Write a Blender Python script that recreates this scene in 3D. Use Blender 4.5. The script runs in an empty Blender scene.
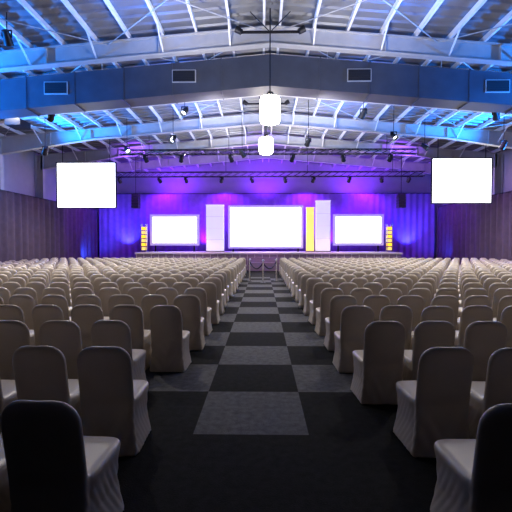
import bpy, math, random
from mathutils import Vector, Matrix
random.seed(7)
S = bpy.context.scene
try:
    S.view_settings.view_transform = 'Standard'
    S.view_settings.look = 'Medium High Contrast'
except Exception: pass
COL = S.collection
CX = 0.3            # hall centre line
YB, YF = -4.0, 33.0 # rear wall, stage wall
HW = 14.6
RIDGE, SL = 8.8, 0.085
ST = 1.2            # stage height
def roofz(x): return RIDGE - SL*abs(x-CX)

# ---------------- materials ----------------
def mat(name, col, rough=0.6, metal=0.0, emit=None, es=0.0, noise=0.0, nscale=20, bump=0.0, sheen=0.0):
    m = bpy.data.materials.new(name); m.use_nodes = True
    nt = m.node_tree; b = nt.nodes['Principled BSDF']
    b.inputs['Base Color'].default_value = (*col, 1)
    b.inputs['Roughness'].default_value = rough
    b.inputs['Metallic'].default_value = metal
    if sheen: b.inputs['Sheen Weight'].default_value = sheen
    if emit:
        b.inputs['Emission Color'].default_value = (*emit, 1)
        b.inputs['Emission Strength'].default_value = es
    if noise or bump:
        tc = nt.nodes.new('ShaderNodeTexCoord'); n = nt.nodes.new('ShaderNodeTexNoise')
        n.inputs['Scale'].default_value = nscale; n.inputs['Detail'].default_value = 4
        nt.links.new(tc.outputs['Object'], n.inputs['Vector'])
        if noise:
            r = nt.nodes.new('ShaderNodeMapRange')
            r.inputs['To Min'].default_value = 1-noise; r.inputs['To Max'].default_value = 1+noise
            r.inputs['From Min'].default_value = .25; r.inputs['From Max'].default_value = .75
            nt.links.new(n.outputs['Fac'], r.inputs['Value'])
            v = nt.nodes.new('ShaderNodeVectorMath'); v.operation = 'SCALE'
            v.inputs[0].default_value = col
            nt.links.new(r.outputs[0], v.inputs['Scale'])
            nt.links.new(v.outputs[0], b.inputs['Base Color'])
        if bump:
            bp = nt.nodes.new('ShaderNodeBump'); bp.inputs['Strength'].default_value = bump
            bp.inputs['Distance'].default_value = 0.01
            nt.links.new(n.outputs['Fac'], bp.inputs['Height'])
            nt.links.new(bp.outputs[0], b.inputs['Normal'])
    return m

M_cover = mat('chair_cover_fabric', (.54,.475,.405), .33, noise=.06, nscale=6)
M_steel = mat('painted_steel', (.46,.45,.44), .45, noise=.08, nscale=3)
M_purlin = mat('galvanised_purlin', (.78,.76,.75), .45)
M_duct = mat('duct_metal', (.10,.105,.13), .5, .2, noise=.12, nscale=2)
M_black = mat('black_metal', (.015,.015,.018), .5)
M_drape = mat('side_drape', (.12,.09,.115), .85, noise=.15, nscale=3)
M_bdrape = mat('stage_drape', (.30,.21,.42), .85, noise=.1, nscale=3)
M_wall = mat('wall_paint', (.42,.42,.45), .7, noise=.05, nscale=2)
M_white = mat('white_fabric_glow', (.62,.62,.66), .7, emit=(.85,.82,1), es=.5)  # slight emission added so the stage columns look lit
M_seam = mat('fabric_seam', (.4,.4,.5), .7, emit=(.7,.65,.95), es=.4)  # seam lines carry a little of the columns' added glow
M_screen = mat('screen_lit', (.9,.9,.9), .6, emit=(.93,.95,1), es=3.5)
M_screen2 = mat('screen_lit_centre', (.9,.9,.9), .6, emit=(.95,.88,1), es=4.5)
M_frame = mat('screen_frame', (.02,.02,.025), .5)
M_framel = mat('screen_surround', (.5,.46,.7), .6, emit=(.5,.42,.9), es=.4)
M_yel = mat('amber_led', (.6,.35,.03), .5, emit=(1,.50,.03), es=1.7)
M_yel2 = mat('amber_glow', (.6,.45,.1), .5, emit=(1,.74,.2), es=.9)  # tower LED blocks; on the narrow column, yellow uplight put into colour and emission
M_lamp = mat('lantern_glow', (.9,.9,.9), .5, emit=(1,.93,.78), es=28)
M_chrome = mat('chrome', (.7,.7,.72), .25, 1)
M_rope = mat('rope_velvet', (.03,.03,.07), .8)
M_stage = mat('stage_deck', (.6,.5,.62), .5)
M_stagef = mat('stage_skirt', (.26,.18,.28), .7)
M_lens = mat('lens_glow', (.8,.8,.9), .3, emit=(.7,.8,1), es=6)
M_grille = mat('vent_grille', (.03,.03,.035), .6)
M_roof = mat('roof_sheet', (.24,.25,.28), .45, .2, noise=.1, nscale=1.5)
M_rearw = mat('rear_wall_dark', (.05,.045,.05), .9, noise=.1, nscale=2)  # unseen wall, made dark to cut bounce onto the near chair backs

def carpet_mat():
    m = mat('carpet_tiles', (.02,.02,.02), .95)
    nt = m.node_tree; L = nt.links; b = nt.nodes['Principled BSDF']
    tc = nt.nodes.new('ShaderNodeTexCoord'); sp = nt.nodes.new('ShaderNodeSeparateXYZ')
    L.new(tc.outputs['Object'], sp.inputs[0])
    def mth(op, a, bb=None):
        n = nt.nodes.new('ShaderNodeMath'); n.operation = op
        for i, v in enumerate((a, bb)):
            if v is None: continue
            if isinstance(v, (int, float)): n.inputs[i].default_value = v
            else: L.new(v, n.inputs[i])
        return n.outputs[0]
    T = 1.04
    fx = mth('FLOOR', mth('DIVIDE', mth('ADD', sp.outputs[0], .62+T*20), T))
    fy = mth('FLOOR', mth('DIVIDE', mth('ADD', sp.outputs[1], -3.505+T*20), T))
    par = mth('MODULO', mth('ADD', fx, fy), 2.0)      # 0 -> light
    light = mth('SUBTRACT', 1.0, mth('MINIMUM', par, 1.0))
    inx = mth('MULTIPLY', mth('GREATER_THAN', sp.outputs[0], -.62-T), mth('LESS_THAN', sp.outputs[0], .42+T))
    iny = mth('MULTIPLY', mth('GREATER_THAN', sp.outputs[1], 3.505), mth('LESS_THAN', sp.outputs[1], 21.0))
    f = mth('MULTIPLY', light, mth('MULTIPLY', inx, iny))
    n1 = nt.nodes.new('ShaderNodeTexNoise'); n1.inputs['Scale'].default_value = 90; n1.inputs['Detail'].default_value = 3
    L.new(tc.outputs['Object'], n1.inputs['Vector'])
    n2 = nt.nodes.new('ShaderNodeTexNoise'); n2.inputs['Scale'].default_value = 14; n2.inputs['Detail'].default_value = 6
    L.new(tc.outputs['Object'], n2.inputs['Vector'])
    mx = nt.nodes.new('ShaderNodeMix'); mx.data_type = 'RGBA'
    mx.inputs['A'].default_value = (.018,.018,.018,1); mx.inputs['B'].default_value = (.108,.107,.113,1)
    L.new(f, mx.inputs['Factor'])
    r = mth('MULTIPLY_ADD', mth('ADD', n1.outputs['Fac'], n2.outputs['Fac']), 1.2)
    r.node.inputs[2].default_value = -.2
    v = nt.nodes.new('ShaderNodeVectorMath'); v.operation = 'SCALE'
    L.new(mx.outputs['Result'], v.inputs[0]); L.new(r, v.inputs['Scale'])
    L.new(v.outputs[0], b.inputs['Base Color'])
    b.inputs['Specular IOR Level'].default_value=.2
    bp = nt.nodes.new('ShaderNodeBump'); bp.inputs['Strength'].default_value = .5; bp.inputs['Distance'].default_value=.01
    L.new(n1.outputs['Fac'], bp.inputs['Height']); L.new(bp.outputs[0], b.inputs['Normal'])
    return m
M_carpet = carpet_mat()

# ---------------- mesh builder ----------------
class MB:
    def __init__(s): s.v=[]; s.f=[]; s.m=[]; s.mats=[]; s.sm=[]
    def mi(s, m):
        if m not in s.mats: s.mats.append(m)
        return s.mats.index(m)
    def add(s, vs, fs, m, smooth=False):
        o=len(s.v); s.v += [tuple(v) for v in vs]
        for f in fs: s.f.append([i+o for i in f]); s.m.append(s.mi(m)); s.sm.append(smooth)
    def box(s, x0,x1,y0,y1,z0,z1,m):
        vs=[(x,y,z) for x in (x0,x1) for y in (y0,y1) for z in (z0,z1)]
        s.add(vs, [(0,1,3,2),(4,6,7,5),(0,4,5,1),(2,3,7,6),(0,2,6,4),(1,5,7,3)], m)
    def beam(s, a, b, w, h, m, up=(0,0,1)):
        a=Vector(a); b=Vector(b); d=(b-a).normalized(); u=Vector(up)
        sd=d.cross(u)
        if sd.length<1e-4: sd=d.cross(Vector((1,0,0)))
        sd.normalize(); u=sd.cross(d).normalized()
        vs=[]
        for p in (a,b):
            for i,j in ((-1,-1),(1,-1),(1,1),(-1,1)): vs.append(p+sd*i*w/2+u*j*h/2)
        s.add(vs,[(3,2,1,0),(4,5,6,7),(0,1,5,4),(1,2,6,5),(2,3,7,6),(3,0,4,7)],m)
    def cyl(s, a, b, r0, r1, m, n=12, cap=True):
        a=Vector(a); b=Vector(b); d=(b-a).normalized()
        u=d.orthogonal().normalized(); w=d.cross(u)
        vs=[]
        for p,r in ((a,r0),(b,r1)):
            for i in range(n):
                t=2*math.pi*i/n; vs.append(p+u*math.cos(t)*r+w*math.sin(t)*r)
        s.add(vs,[(i,(i+1)%n,n+(i+1)%n,n+i) for i in range(n)],m,True)
        if cap: s.add(vs,[tuple(range(n))[::-1],tuple(range(n,2*n))],m)
    def build(s, name, loc=(0,0,0), parent=None):
        me=bpy.data.meshes.new(name); me.from_pydata(s.v,[],s.f)
        for m in s.mats: me.materials.append(m)
        me.polygons.foreach_set('material_index', s.m); me.polygons.foreach_set('use_smooth', s.sm)
        me.update()
        o=bpy.data.objects.new(name,me); o.location=loc; COL.objects.link(o)
        if parent: o.parent=parent
        return o
def empty(name, loc=(0,0,0)):
    e=bpy.data.objects.new(name,None); e.location=loc; COL.objects.link(e); return e

# ---------------- room shell ----------------
b=MB(); b.box(CX-HW-.3,CX+HW+.3,YB-.2,YF+.2,-.2,0,M_carpet); b.build('floor')
b=MB(); b.box(CX-HW-.2,CX-HW,YB,YF,0,roofz(CX-HW)+.05,M_wall); b.build('wall_left')
b=MB(); b.box(CX+HW,CX+HW+.2,YB,YF,0,roofz(CX+HW)+.05,M_wall); b.build('wall_right')
def gable(name,y0,y1,mt):
    b=MB(); e=roofz(CX-HW)+.05
    pr=[(CX-HW,0),(CX+HW,0),(CX+HW,e),(CX,RIDGE+.05),(CX-HW,e)]
    vs=[(x,y0,z) for x,z in pr]+[(x,y1,z) for x,z in pr]
    b.add(vs,[(0,1,2,3,4),(9,8,7,6,5)]+[(i,5+i,5+(i+1)%5,(i+1)%5) for i in range(5)],mt)
    b.build(name)
gable('wall_front',YF,YF+.2,M_wall); gable('wall_rear',YB-.2,YB,M_rearw)
b=MB()
for sg in (-1,1):
    x1=CX+sg*(HW+.2); z1=roofz(x1)
    vs=[(CX,YB,RIDGE),(x1,YB,z1),(x1,YF,z1),(CX,YF,RIDGE)]
    vs+=[(x,y,z+.08) for x,y,z in vs]
    b.add(vs,[(0,1,2,3),(7,6,5,4),(0,4,5,1),(1,5,6,2),(2,6,7,3),(3,7,4,0)],M_roof)
    # pressed ribs of the roof sheeting, running ridge to eave
    y=YB+.3
    while y<YF-.2:
        vs=[]
        for x in (CX+sg*.02,CX+sg*HW):
            z=roofz(x); vs+=[(x,y-.09,z+.01),(x,y-.04,z-.055),(x,y+.04,z-.055),(x,y+.09,z+.01)]
        b.add(vs,[(0,1,5,4),(1,2,6,5),(2,3,7,6)],M_roof)
        y+=.42
b.build('ceiling')

# purlins
NP,PS=14,1.06
b=MB()
for sg in (-1,1):
    for i in range(NP):
        x=CX+sg*(.25+i*PS); z=roofz(x)-.055
        b.box(x-.028,x+.028,YB+.01,YF-.01,z-.16,z-.0,M_purlin)
        b.box(x-.028,x+.045,YB+.01,YF-.01,z-.17,z-.155,M_purlin)
b.build('roof_purlins')

# portal frames
FY=[4.56,8.63,12.7,16.77,20.84,24.91,28.98]
def frame(y):
    b=MB()
    for sg in (-1,1):
        def pt(t,top):
            x=CX+sg*t*(HW-.35)
            dep=.56 if t<.65 else .56+(t-.65)/.35*.35
            z=roofz(x)-.23-(0 if top else dep)
            return x,z
        ts=[0,.25,.5,.65,.8,1.0]
        for k in range(len(ts)-1):
            (xa,zb),(xa2,zt)=pt(ts[k],0),pt(ts[k],1)
            (xb,zb2),(_,zt2)=pt(ts[k+1],0),pt(ts[k+1],1)
            def slab(z0a,z1a,z0b,z1b,w):
                vs=[(xa,y-w,z0a),(xa,y+w,z0a),(xa,y+w,z1a),(xa,y-w,z1a),(xb,y-w,z0b),(xb,y+w,z0b),(xb,y+w,z1b),(xb,y-w,z1b)]
                b.add(vs,[(0,1,2,3),(7,6,5,4),(0,4,5,1),(1,5,6,2),(2,6,7,3),(3,7,4,0)],M_steel)
            slab(zb,zb+.03,zb2,zb2+.03,.13); slab(zt-.03,zt,zt2-.03,zt2,.13); slab(zb,zt,zb2,zt2,.012)
            b.box(xb-.01,xb+.01,y-.12,y+.12,zb2,zt2,M_steel)
        # column
        xc=CX+sg*(HW-.3); zt=roofz(xc)-.24
        b.box(xc-.25,xc-.22,y-.13,y+.13,0,zt,M_steel); b.box(xc+.22,xc+.25,y-.13,y+.13,0,zt,M_steel); b.box(xc-.23,xc+.23,y-.012,y+.012,0,zt,M_steel)
        # fly braces
        for i in range(1,NP-1,2):
            x=CX+sg*(.25+i*PS)
            for dy in (-.75,.75):
                b.beam((x,y+dy,roofz(x)-.22),(x,y,roofz(x)-.75),.045,.045,M_purlin)
    b.build('portal_frame')
for y in FY: frame(y)
# diagonal roof bracing
b=MB()
for k in range(0,len(FY)-1):
    for sg in (-1,1):
        for (ta,tb) in ((.3,5.2),(5.2,10.2),(10.2,14)):
            for (p,q) in (((ta,0),(tb,1)),((tb,0),(ta,1))):
                xa=CX+sg*p[0]; xb=CX+sg*q[0]
                b.cyl((xa,FY[k+p[1]],roofz(xa)-.3),(xb,FY[k+q[1]],roofz(xb)-.3),.016,.016,M_steel,6)
b.build('roof_bracing')

# air duct across the hall
b=MB(); y0,y1=14.1,14.9
for sg in (-1,1):
    xa=CX; xb=CX+sg*(HW-.7); n=8
    for k in range(n):
        xs=[xa+(xb-xa)*k/n, xa+(xb-xa)*(k+1)/n]
        za=[roofz(x)-.40 for x in xs]; zb=[z-1.1 for z in za]
        vs=[(xs[0],y0,zb[0]),(xs[0],y1,zb[0]),(xs[0],y1,za[0]),(xs[0],y0,za[0]),(xs[1],y0,zb[1]),(xs[1],y1,zb[1]),(xs[1],y1,za[1]),(xs[1],y0,za[1])]
        b.add(vs,[(0,4,5,1),(1,5,6,2),(2,6,7,3),(3,7,4,0)]+([(4,5,6,7)] if k==n-1 else []),M_duct)
        b.box(xs[1]-.02,xs[1]+.02,y0-.02,y1+.02,zb[1]-.03,za[1]+.03,M_duct)
for gx in (-7.3,-2.75,3.4,8.2):
    zc=roofz(gx)-.40-.5
    b.box(gx-.42,gx+.42,y0-.05,y0,zc-.22,zc+.22,M_steel)
    b.box(gx-.39,gx+.39,y0-.056,y0-.049,zc-.19,zc+.19,M_grille)
    for i in range(6):
        z=zc-.16+i*.064; b.box(gx-.38,gx+.38,y0-.07,y0-.055,z-.005,z+.005,M_grille)
for sg in (-1,1):
    for t in (2,6,10):
        x=CX+sg*t
        for y in (y0+.1,y1-.1): b.cyl((x,y,roofz(x)-.42),(x,y,roofz(x)-.06),.015,.015,M_steel,6)
b.build('air_duct')

# ---------------- drapes ----------------
def pleats(name,a,bp,z0,z1,mt,pitch=.32,amp=.07):
    a=Vector((*a,0)); q=Vector((*bp,0)); L=(q-a).length; d=(q-a)/L; n=Vector((-d.y,d.x,0))
    N=int(L/pitch*8); b=MB(); vs=[]; rows=(z0,(z0+z1)/2,z1)
    rr=[random.uniform(.5,1.2) for _ in range(int(L/pitch)+2)]
    for z in rows:
        for i in range(N+1):
            s=L*i/N; ph=s/pitch; k=int(ph)
            off=math.sin(ph*2*math.pi)*amp*rr[k]*(1 if z<z1 else .75)
            p=a+d*s+n*off; vs.append((p.x,p.y,z))
    fs=[(r*(N+1)+i,r*(N+1)+i+1,(r+1)*(N+1)+i+1,(r+1)*(N+1)+i) for r in range(2) for i in range(N)]
    b.add(vs,fs,mt,True)
    b.beam((a.x,a.y,z1),(q.x,q.y,z1),.05,.05,M_black)
    return b.build(name)
pleats('side_curtain',(CX-HW+.75,YB+.3),(CX-HW+.75,YF-.8),.01,4.55,M_drape,.6,.13)
pleats('side_curtain',(CX+HW-.75,YF-.8),(CX+HW-.75,YB+.3),.01,4.75,M_drape,.6,.13)
pleats('backdrop_curtain',(CX-HW+.9,YF-.55),(CX+HW-.9,YF-.55),.01,5.9,M_bdrape,.5,.035)

# ---------------- stage ----------------
b=MB()
b.box(-8.6,9.4,26.6,31.6,ST-.12,ST,M_stage)
b.box(-8.55,9.35,26.65,31.55,0,ST-.12,M_stagef)
for i in range(36):
    x=-8.5+i*.5; b.box(x,x+.03,26.62,26.65,.02,ST-.13,M_stage)
b.box(-.9,1.5,26.0,26.6,0,.55,M_stagef); b.box(-.9,1.5,26.3,26.6,.55,.85,M_stagef)
b.build('stage_platform')

def screen(name,x0,x1,z0,z1,y,ms,mf,fr=.12,legs=0.0,hang=False):
    b=MB()
    b.box(x0,x1,y-.01,y+.03,z0,z1,ms)
    for (a,c,e,f) in ((x0-fr,x1+fr,z1,z1+fr),(x0-fr,x1+fr,z0-fr,z0),(x0-fr,x0,z0,z1),(x1,x1+fr,z0,z1)):
        b.box(a,c,y-.04,y+.08,e,f,mf)
    b.box(x0-fr,x1+fr,y+.03,y+.06,z0-fr,z1+fr,M_black)
    if legs is not None and not hang:
        for x in (x0+.2,x1-.2): b.box(x-.05,x+.05,y,y+.08,legs,z0-fr,M_black); b.box(x-.06,x+.06,y-.1,y+.6,legs,legs+.05,M_black)
    if hang:
        for x in (x0+.3,x1-.3):
            b.cyl((x,y+.02,z1+fr),(x,y+.02,roofz(x)-.06),.02,.02,M_black,6)
    return b.build(name)
screen('projection_screen',-2.38,2.93,1.62,4.52,30,M_screen2,M_framel,.18,ST)
screen('projection_screen',-8.3,-4.95,1.86,3.82,30,M_screen,M_framel,.2,ST)
screen('projection_screen',5.55,8.95,1.86,3.82,30,M_screen,M_framel,.2,ST)
screen('hanging_projection_screen',-11.4,-8.15,3.8,6.25,22,M_screen,M_frame,.05,None,True)
screen('hanging_projection_screen',9.35,12.55,4.02,6.42,22,M_screen,M_frame,.05,None,True)

# fabric columns on stage
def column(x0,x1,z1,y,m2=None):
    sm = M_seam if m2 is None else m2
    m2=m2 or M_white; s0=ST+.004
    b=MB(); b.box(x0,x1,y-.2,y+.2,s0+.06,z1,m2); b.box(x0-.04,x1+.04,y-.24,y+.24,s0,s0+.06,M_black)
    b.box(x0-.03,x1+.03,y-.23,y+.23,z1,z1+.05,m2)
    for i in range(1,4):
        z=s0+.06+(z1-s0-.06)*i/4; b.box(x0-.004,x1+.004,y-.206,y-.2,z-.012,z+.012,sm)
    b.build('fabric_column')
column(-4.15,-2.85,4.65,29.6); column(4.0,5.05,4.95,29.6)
column(3.3,3.85,4.45,29.6,M_yel2)
def tower(x,z1,w=.36):
    b=MB(); s0=ST+.004
    for dx in (-w/2,w/2):
        for dy in (-.15,.15): b.cyl((x+dx,29.5+dy,s0),(x+dx,29.5+dy,z1),.025,.025,M_chrome,6)
    n=int((z1-ST-.1)/.3)
    for i in range(n):
        z=ST+.1+i*.3; b.box(x-w/2+.03,x+w/2-.03,29.38,29.62,z+.02,z+.24,M_yel if i%2 else M_yel2)
        b.box(x-w/2,x+w/2,29.35,29.65,z-.02,z+.0,M_black)
    b.build('led_light_tower')
tower(-8.82,3.25); tower(9.42,3.25)

# trusses
def truss(name,a,q,s=.3):
    a=Vector(a); q=Vector(q); L=(q-a).length; d=(q-a)/L; sd=Vector((-d.y,d.x,0)); b=MB()
    cs=[(i,j) for i in (-s/2,s/2) for j in (-s/2,s/2)]
    for i,j in cs: b.cyl(a+sd*i+Vector((0,0,j)),q+sd*i+Vector((0,0,j)),.022,.022,M_black,6)
    n=int(L/.5)
    for k in range(n):
        p0=a+d*L*k/n; p1=a+d*L*(k+1)/n
        for i in (-s/2,s/2):
            b.cyl(p0+sd*i+Vector((0,0,-s/2)),p1+sd*i+Vector((0,0,s/2)),.012,.012,M_black,5)
        for j in (-s/2,s/2):
            b.cyl(p0+sd*(-s/2)+Vector((0,0,j)),p1+sd*(s/2)+Vector((0,0,j)),.012,.012,M_black,5)
    for t in (.1,.37,.63,.9):
        p=a+d*L*t; b.cyl(p+Vector((0,0,s/2)),(p.x,p.y,roofz(p.x)-.06),.015,.015,M_black,6)
    return b.build(name)
truss('lighting_truss',(-10,26.2,6.35),(10.6,26.2,6.35))
truss('lighting_truss',(-8,22.3,6.9),(8.6,22.3,6.9),.25)

def par(x,y,z,aim,glow=False,top=None,s=1.0):
    b=MB(); top=roofz(x)-.06 if top is None else top
    b.cyl((0,0,.22*s),(0,0,top-z),.014,.014,M_black,6)
    b.box(-.16*s,.16*s,-.02,.02,.18*s,.22*s,M_black)
    for sx in (-1,1): b.box(sx*.15*s-.012,sx*.15*s+.012,-.02,.02,-.02,.2*s,M_black)
    d=Vector(aim).normalized()
    b.cyl(-d*.2*s,d*.08*s,.1*s,.13*s,M_black,14); b.cyl(d*.08*s,d*.24*s,.13*s,.15*s,M_black,14,False)
    b.cyl(d*.08*s,d*.10*s,.12*s,.12*s,M_lens if glow else M_grille,14)
    b.build('stage_spotlight',(x,y,z))
for i,(x,y,z) in enumerate(((-7.05,11,7.45),(-9.86,18,6.0),(-8.5,16,6.9),(-3.1,16,7.07),(4.04,16,6.95),(5.9,18,6.6),
                (9.04,15.6,6.75),(10.8,18,6.2),(-6.8,20,6.5),(8.1,20,6.6),(-1.0,20,6.3),(-11.5,14,6.2),(11.7,16.5,6.1),(-4.2,18.8,6.7),(2.2,19,6.6))):
    g = i in (3,5,8,9,13)
    par(x,y,z,(random.uniform(-.6,.6),-.6 if g else .7,-.7),g,None,.85)
for i in range(10):
    x=-9.2+i*2.1+random.uniform(-.4,.4); par(x,26.2,5.98,(random.uniform(-.3,.3),.8,-.5),i%4==1,6.2,.8)
for i in range(6):
    x=-7+i*2.8+random.uniform(-.5,.5); par(x,22.3,6.55,(random.uniform(-.3,.3),.8,-.6),False,6.78,.85)
def speaker(x,y,z):
    b=MB()
    for i in range(5):
        b.box(-.24,.24,-.2-.02*i,.25,-.2*i-.18,-.2*i,M_black); b.box(-.21,.21,-.21-.02*i,-.2-.02*i,-.2*i-.16,-.2*i-.02,M_grille)
    b.cyl((0,0,0),(0,0,roofz(x)-z-.06),.02,.02,M_black,6)
    b.build('line_array_speaker',(x,y,z))
speaker(-8.8,27.6,5.25); speaker(9.6,27.6,5.25)
def projector(x,y,z):
    b=MB(); b.box(-.3,.3,-.35,.35,-.12,.12,M_black); b.cyl((.1,.35,0),(.1,.47,0),.08,.09,M_black,14)
    b.cyl((.1,.46,0),(.1,.475,0),.06,.06,M_lens,14); b.box(-.2,.2,-.2,.2,.12,.16,M_steel)
    b.cyl((0,0,.15),(0,0,roofz(x)-z-.06),.03,.03,M_steel,8); b.build('ceiling_projector',(x,y,z))
projector(-9.5,15.4,6.4); projector(10.6,15.4,6.6)

# pendant lanterns
def lantern(x,y,zt,h,r):
    e=empty('pendant_lantern',(x,y,zt))
    b=MB(); n=20; prof=[(r*.55,0),(r*.95,-.06*h),(r,-.2*h),(r,-.8*h),(r*.92,-.94*h),(r*.5,-h)]
    vs=[(math.cos(2*math.pi*i/n)*rr,math.sin(2*math.pi*i/n)*rr,z) for rr,z in prof for i in range(n)]
    fs=[(k*n+i,k*n+(i+1)%n,(k+1)*n+(i+1)%n,(k+1)*n+i) for k in range(5) for i in range(n)]+[tuple(range(n))[::-1],tuple(range(5*n,6*n))]
    b.add(vs,fs,M_lamp,True); b.build('shade',(0,0,0),e)
    tz=RIDGE-zt-.75
    b=MB(); b.cyl((0,0,0),(0,0,.12),r*.5,r*.3,M_black,16); b.cyl((0,0,.1),(0,0,tz),.02,.02,M_black,8)
    for sx in (-1,1): b.cyl((0,0,tz),(sx*.6,0,RIDGE-zt-.15),.015,.015,M_black,6)
    b.cyl((0,0,tz),(0,0,RIDGE-zt-.06),.02,.02,M_black,8)
    b.box(-.9,.9,-.03,.03,tz-.03,tz+.03,M_black)
    for sx in (-1,1): b.cyl((sx*.85,0,tz),(sx*1.02,0,tz+.1),.08,.1,M_black,12)
    b.build('suspension',(0,0,0),e)
lantern(.24,12,6.15,.82,.3); lantern(.18,18,6.55,.76,.31)

# ---------------- chairs ----------------
def loft(rings):
    vs=[];fs=[];n=len(rings[0])
    for r in rings: vs+=r
    for k in range(len(rings)-1):
        for i in range(n): fs.append((k*n+i,k*n+(i+1)%n,(k+1)*n+(i+1)%n,(k+1)*n+i))
    fs.append(tuple(range(n))[::-1]); fs.append(tuple(range((len(rings)-1)*n,len(rings)*n)))
    return vs,fs
def ring(hx,hy,cy,z,p,n,hem=0.0,bow=0.0):
    out=[]
    for i in range(n):
        t=2*math.pi*(i+.5)/n; c,s=math.cos(t),math.sin(t)
        x=math.copysign(abs(c)**(2/p),c)*hx; y=math.copysign(abs(s)**(2/p),s)*hy
        u=abs(x)/hx; v=abs(y)/hy; corner=min(u,v)
        y2=y+cy+bow*(1-u*u)
        out.append((x,y2,z+hem*(1-corner**2)))
    return out
def chair_parts(n):
    R=[ring(.245,.255,.275,0.0,9,n,.045),ring(.232,.243,.275,.08,8,n,.012),ring(.212,.222,.275,.24,7,n),ring(.222,.232,.275,.38,6,n),
       ring(.232,.245,.278,.435,6,n),ring(.233,.246,.280,.455,6,n),ring(.225,.238,.28,.472,6,n),ring(.19,.20,.28,.482,5,n),ring(.1,.1,.28,.484,4,n)]
    A=loft(R)
    Bk=[]
    zs=[0,.12,.3,.45,.55,.65,.75,.80,.835,.865,.89,.908,.919,.924]
    for z in zs:
        base=.238-.03*min(z,.3)/.3 if z<.3 else .208+.010*math.sin((z-.3)/.5*math.pi*.7)
        r=.135; top=.926
        if z>top-r:
            k=(z-(top-r))/r; base=base-r*(1-math.sqrt(max(0,1-k*k)))
        th=.045 if z<.5 else .036
        if z>.85: th*=math.sqrt(max(.05,1-((z-.85)/.078)**2))
        lean=0.05 if z<.42 else .05-(z-.42)*.17
        Bk.append(ring(base,th,lean+.01,z,3.2,n,(.03 if z==0 else 0),(-.02 if z>.45 else 0)))
    Bm=loft(Bk)
    return A,Bm
def raw_mesh(n):
    b=MB()
    for vs,fs in chair_parts(n): b.add(vs,fs,M_cover,True)
    return b
b=raw_mesh(48); tmp=b.build('banquet_chair_tmp')
md=tmp.modifiers.new('r','REMESH'); md.mode='VOXEL'; md.voxel_size=.011; md.use_smooth_shade=True
ms=tmp.modifiers.new('s','SMOOTH'); ms.factor=.5; ms.iterations=7
dg=bpy.context.evaluated_depsgraph_get(); dg.update()
HI=bpy.data.meshes.new_from_object(tmp.evaluated_get(dg)); HI.name='banquet_chair_cover'
mz=min(v.co.z for v in HI.vertices)
for v in HI.vertices:
    v.co.z-=mz
    x,y,z=v.co
    if z<.46 and abs(x)>.15:
        v.co.x+=math.copysign(.004*math.sin((y*1.2+z*.8)*42)*min(1,(.46-z)*6),x)
    if z<.44 and y<.06:
        v.co.y+=.004*math.sin((abs(x)*1.0-z*.55)*50)*min(1,(.44-z)*5)
if not HI.materials: HI.materials.append(M_cover)
HI.polygons.foreach_set('use_smooth',[True]*len(HI.polygons))
bpy.data.objects.remove(tmp)
LO=raw_mesh(16)
def put(x,y,rot):
    o=bpy.data.objects.new('banquet_chair',HI); o.location=(x,y,0); o.rotation_euler=(0,0,rot); COL.objects.link(o)
start={(-1,0):-1.14,(-1,1):-1.24,(-1,2):-1.60,(-1,3):-1.27,(1,0):1.31,(1,1):1.44,(1,2):1.29,(1,3):1.25}
NR=22
for k in range(NR):
    y=2.03+1.06*k
    for sg in (-1,1):
        x=start.get((sg,k), sg*(1.2+random.uniform(-.04,.04))+(.06 if sg>0 else 0))
        far=MB()
        while abs(x-CX)<HW-1.3:
            jy=random.uniform(-.03,.03); rot=random.uniform(-.045,.045)
            if k<7 and abs(x)<.68*y+1.4: put(x,y+jy,rot)
            else:
                c,s=math.cos(rot),math.sin(rot)
                far.add([(x+vx*c-vy*s,y+jy+vx*s+vy*c,vz) for vx,vy,vz in LO.v],LO.f,M_cover,True)
            x+=sg*random.uniform(.52,.535)
        if far.v: far.build('banquet_chair_row')

# ---------------- rope barrier ----------------
b=MB()
posts=[(0,0),(-.62,.9),(.62,.9)]
for px,py in posts:
    b.cyl((px,py,0),(px,py,.025),.14,.12,M_black,20); b.cyl((px,py,.02),(px,py,1.0),.034,.034,M_chrome,12)
    b.cyl((px,py,1.0),(px,py,1.06),.055,.04,M_chrome,12)
for px,py in posts[1:]:
    last=None
    for i in range(13):
        t=i/12; p=(px*t,py*t,.92-.3*(1-(2*t-1)**2))
        if last: b.cyl(last,p,.026,.026,M_rope,8)
        last=p
b.build('rope_barrier',(.05,17.6,0))

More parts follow.
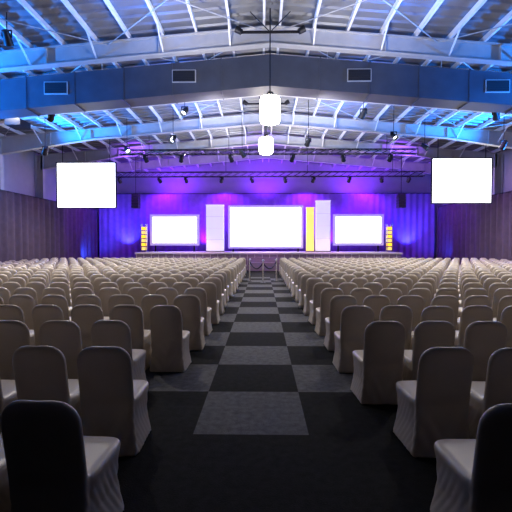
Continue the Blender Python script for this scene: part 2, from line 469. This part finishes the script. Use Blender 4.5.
# ---------------- lights ----------------
def spot(loc,to,col,w,ang=70,blend=.8,r=.08):
    l=bpy.data.lights.new('l','SPOT'); l.color=col; l.energy=w; l.spot_size=math.radians(ang); l.spot_blend=blend; l.shadow_soft_size=r
    o=bpy.data.objects.new('light_spot',l); o.location=loc
    o.rotation_euler=(Vector(to)-Vector(loc)).to_track_quat('-Z','Y').to_euler(); COL.objects.link(o)
BL=(.01,.25,1); VI=(.20,.012,1); WH=(1,.93,.83)
for y,wt in ((10.6,3200),(13.6,3200),(18.8,3600)):
    for sg in (-1,1):
        spot((CX+sg*(HW-3),y,5.6),(CX+sg*8.2,y+.2,8.3),BL,wt,115)
for y in (6.5,10.3,15.6,18.8):
    for x in (-3.2,3.8): spot((x,y,7.1),(x,y+.3,8.8),(.03,.2,1),190,150)
# white roof wash
for y in (10.4,15.6,19.5,23):
    for sg in (-1,1):
        spot((CX+sg*2.0,y,5.9),(CX+sg*2.6,y+.8,8.5),(1,.95,.95),320,140)
# violet wash behind stage
for i in range(8):
    x=-11+i*3.25
    spot((x,31.75,1.4),(x,32.6,6.0),VI if i not in (0,7) else (.04,.05,1),1000,110)
for x in (-8,-3,3.5,8.5):
    spot((x,31.2,6.6),(x,32.5,3.0),(.2,.012,1),1000,120)
for x in (-7,0.3,7.5):
    spot((x,31.0,6.2),(x,33,7.6),(.2,.02,1),500,140)
for x in (-8,0,8.5):
    spot((x,24,6.3),(x,29.5,8.2),(.3,.08,1),700,130)
for x in (-5,0,5): spot((x,25.2,5.9),(x*.9,27.6,1.2),(.9,.45,.95),900,50)
# violet spill on the side curtains
for sg in (-1,1):
    for y in (12,17,24): spot((CX+sg*8,y,6.6),(CX+sg*14,y+2,2.0),(.65,.36,.95),600 if sg>0 else 300,100)
    spot((CX+sg*9,28.5,5.5),(CX+sg*13.8,30,2.5),(.3,.04,1),900,100)
# house down lights
for y,wt in ((9,600),(12,700),(15,700),(19,750),(23,750)):
    for x in (-9.5,-4.5,5.1,10.1):
        spot((x,y,7.3 if abs(x)<8 else 6.9),(x,y-.3,0),WH,wt*1.08,125)
spot((-13,29,.4),(-13.3,31.8,3),(.03,.1,1),600,80)
spot((13.4,29,.4),(13.6,31.8,3),(.06,.08,1),400,80)

w=bpy.data.worlds.new('w'); S.world=w; w.use_nodes=True
w.node_tree.nodes['Background'].inputs[0].default_value=(.05,.06,.09,1); w.node_tree.nodes['Background'].inputs[1].default_value=.3

# ---------------- camera ----------------
c=bpy.data.cameras.new('cam'); c.lens=396/512*36; c.sensor_width=36; c.clip_end=200
co=bpy.data.objects.new('camera',c); COL.objects.link(co); co.location=(0,0,1.7)
co.rotation_euler=(math.radians(90-1.59),0,math.radians(.87)); S.camera=co
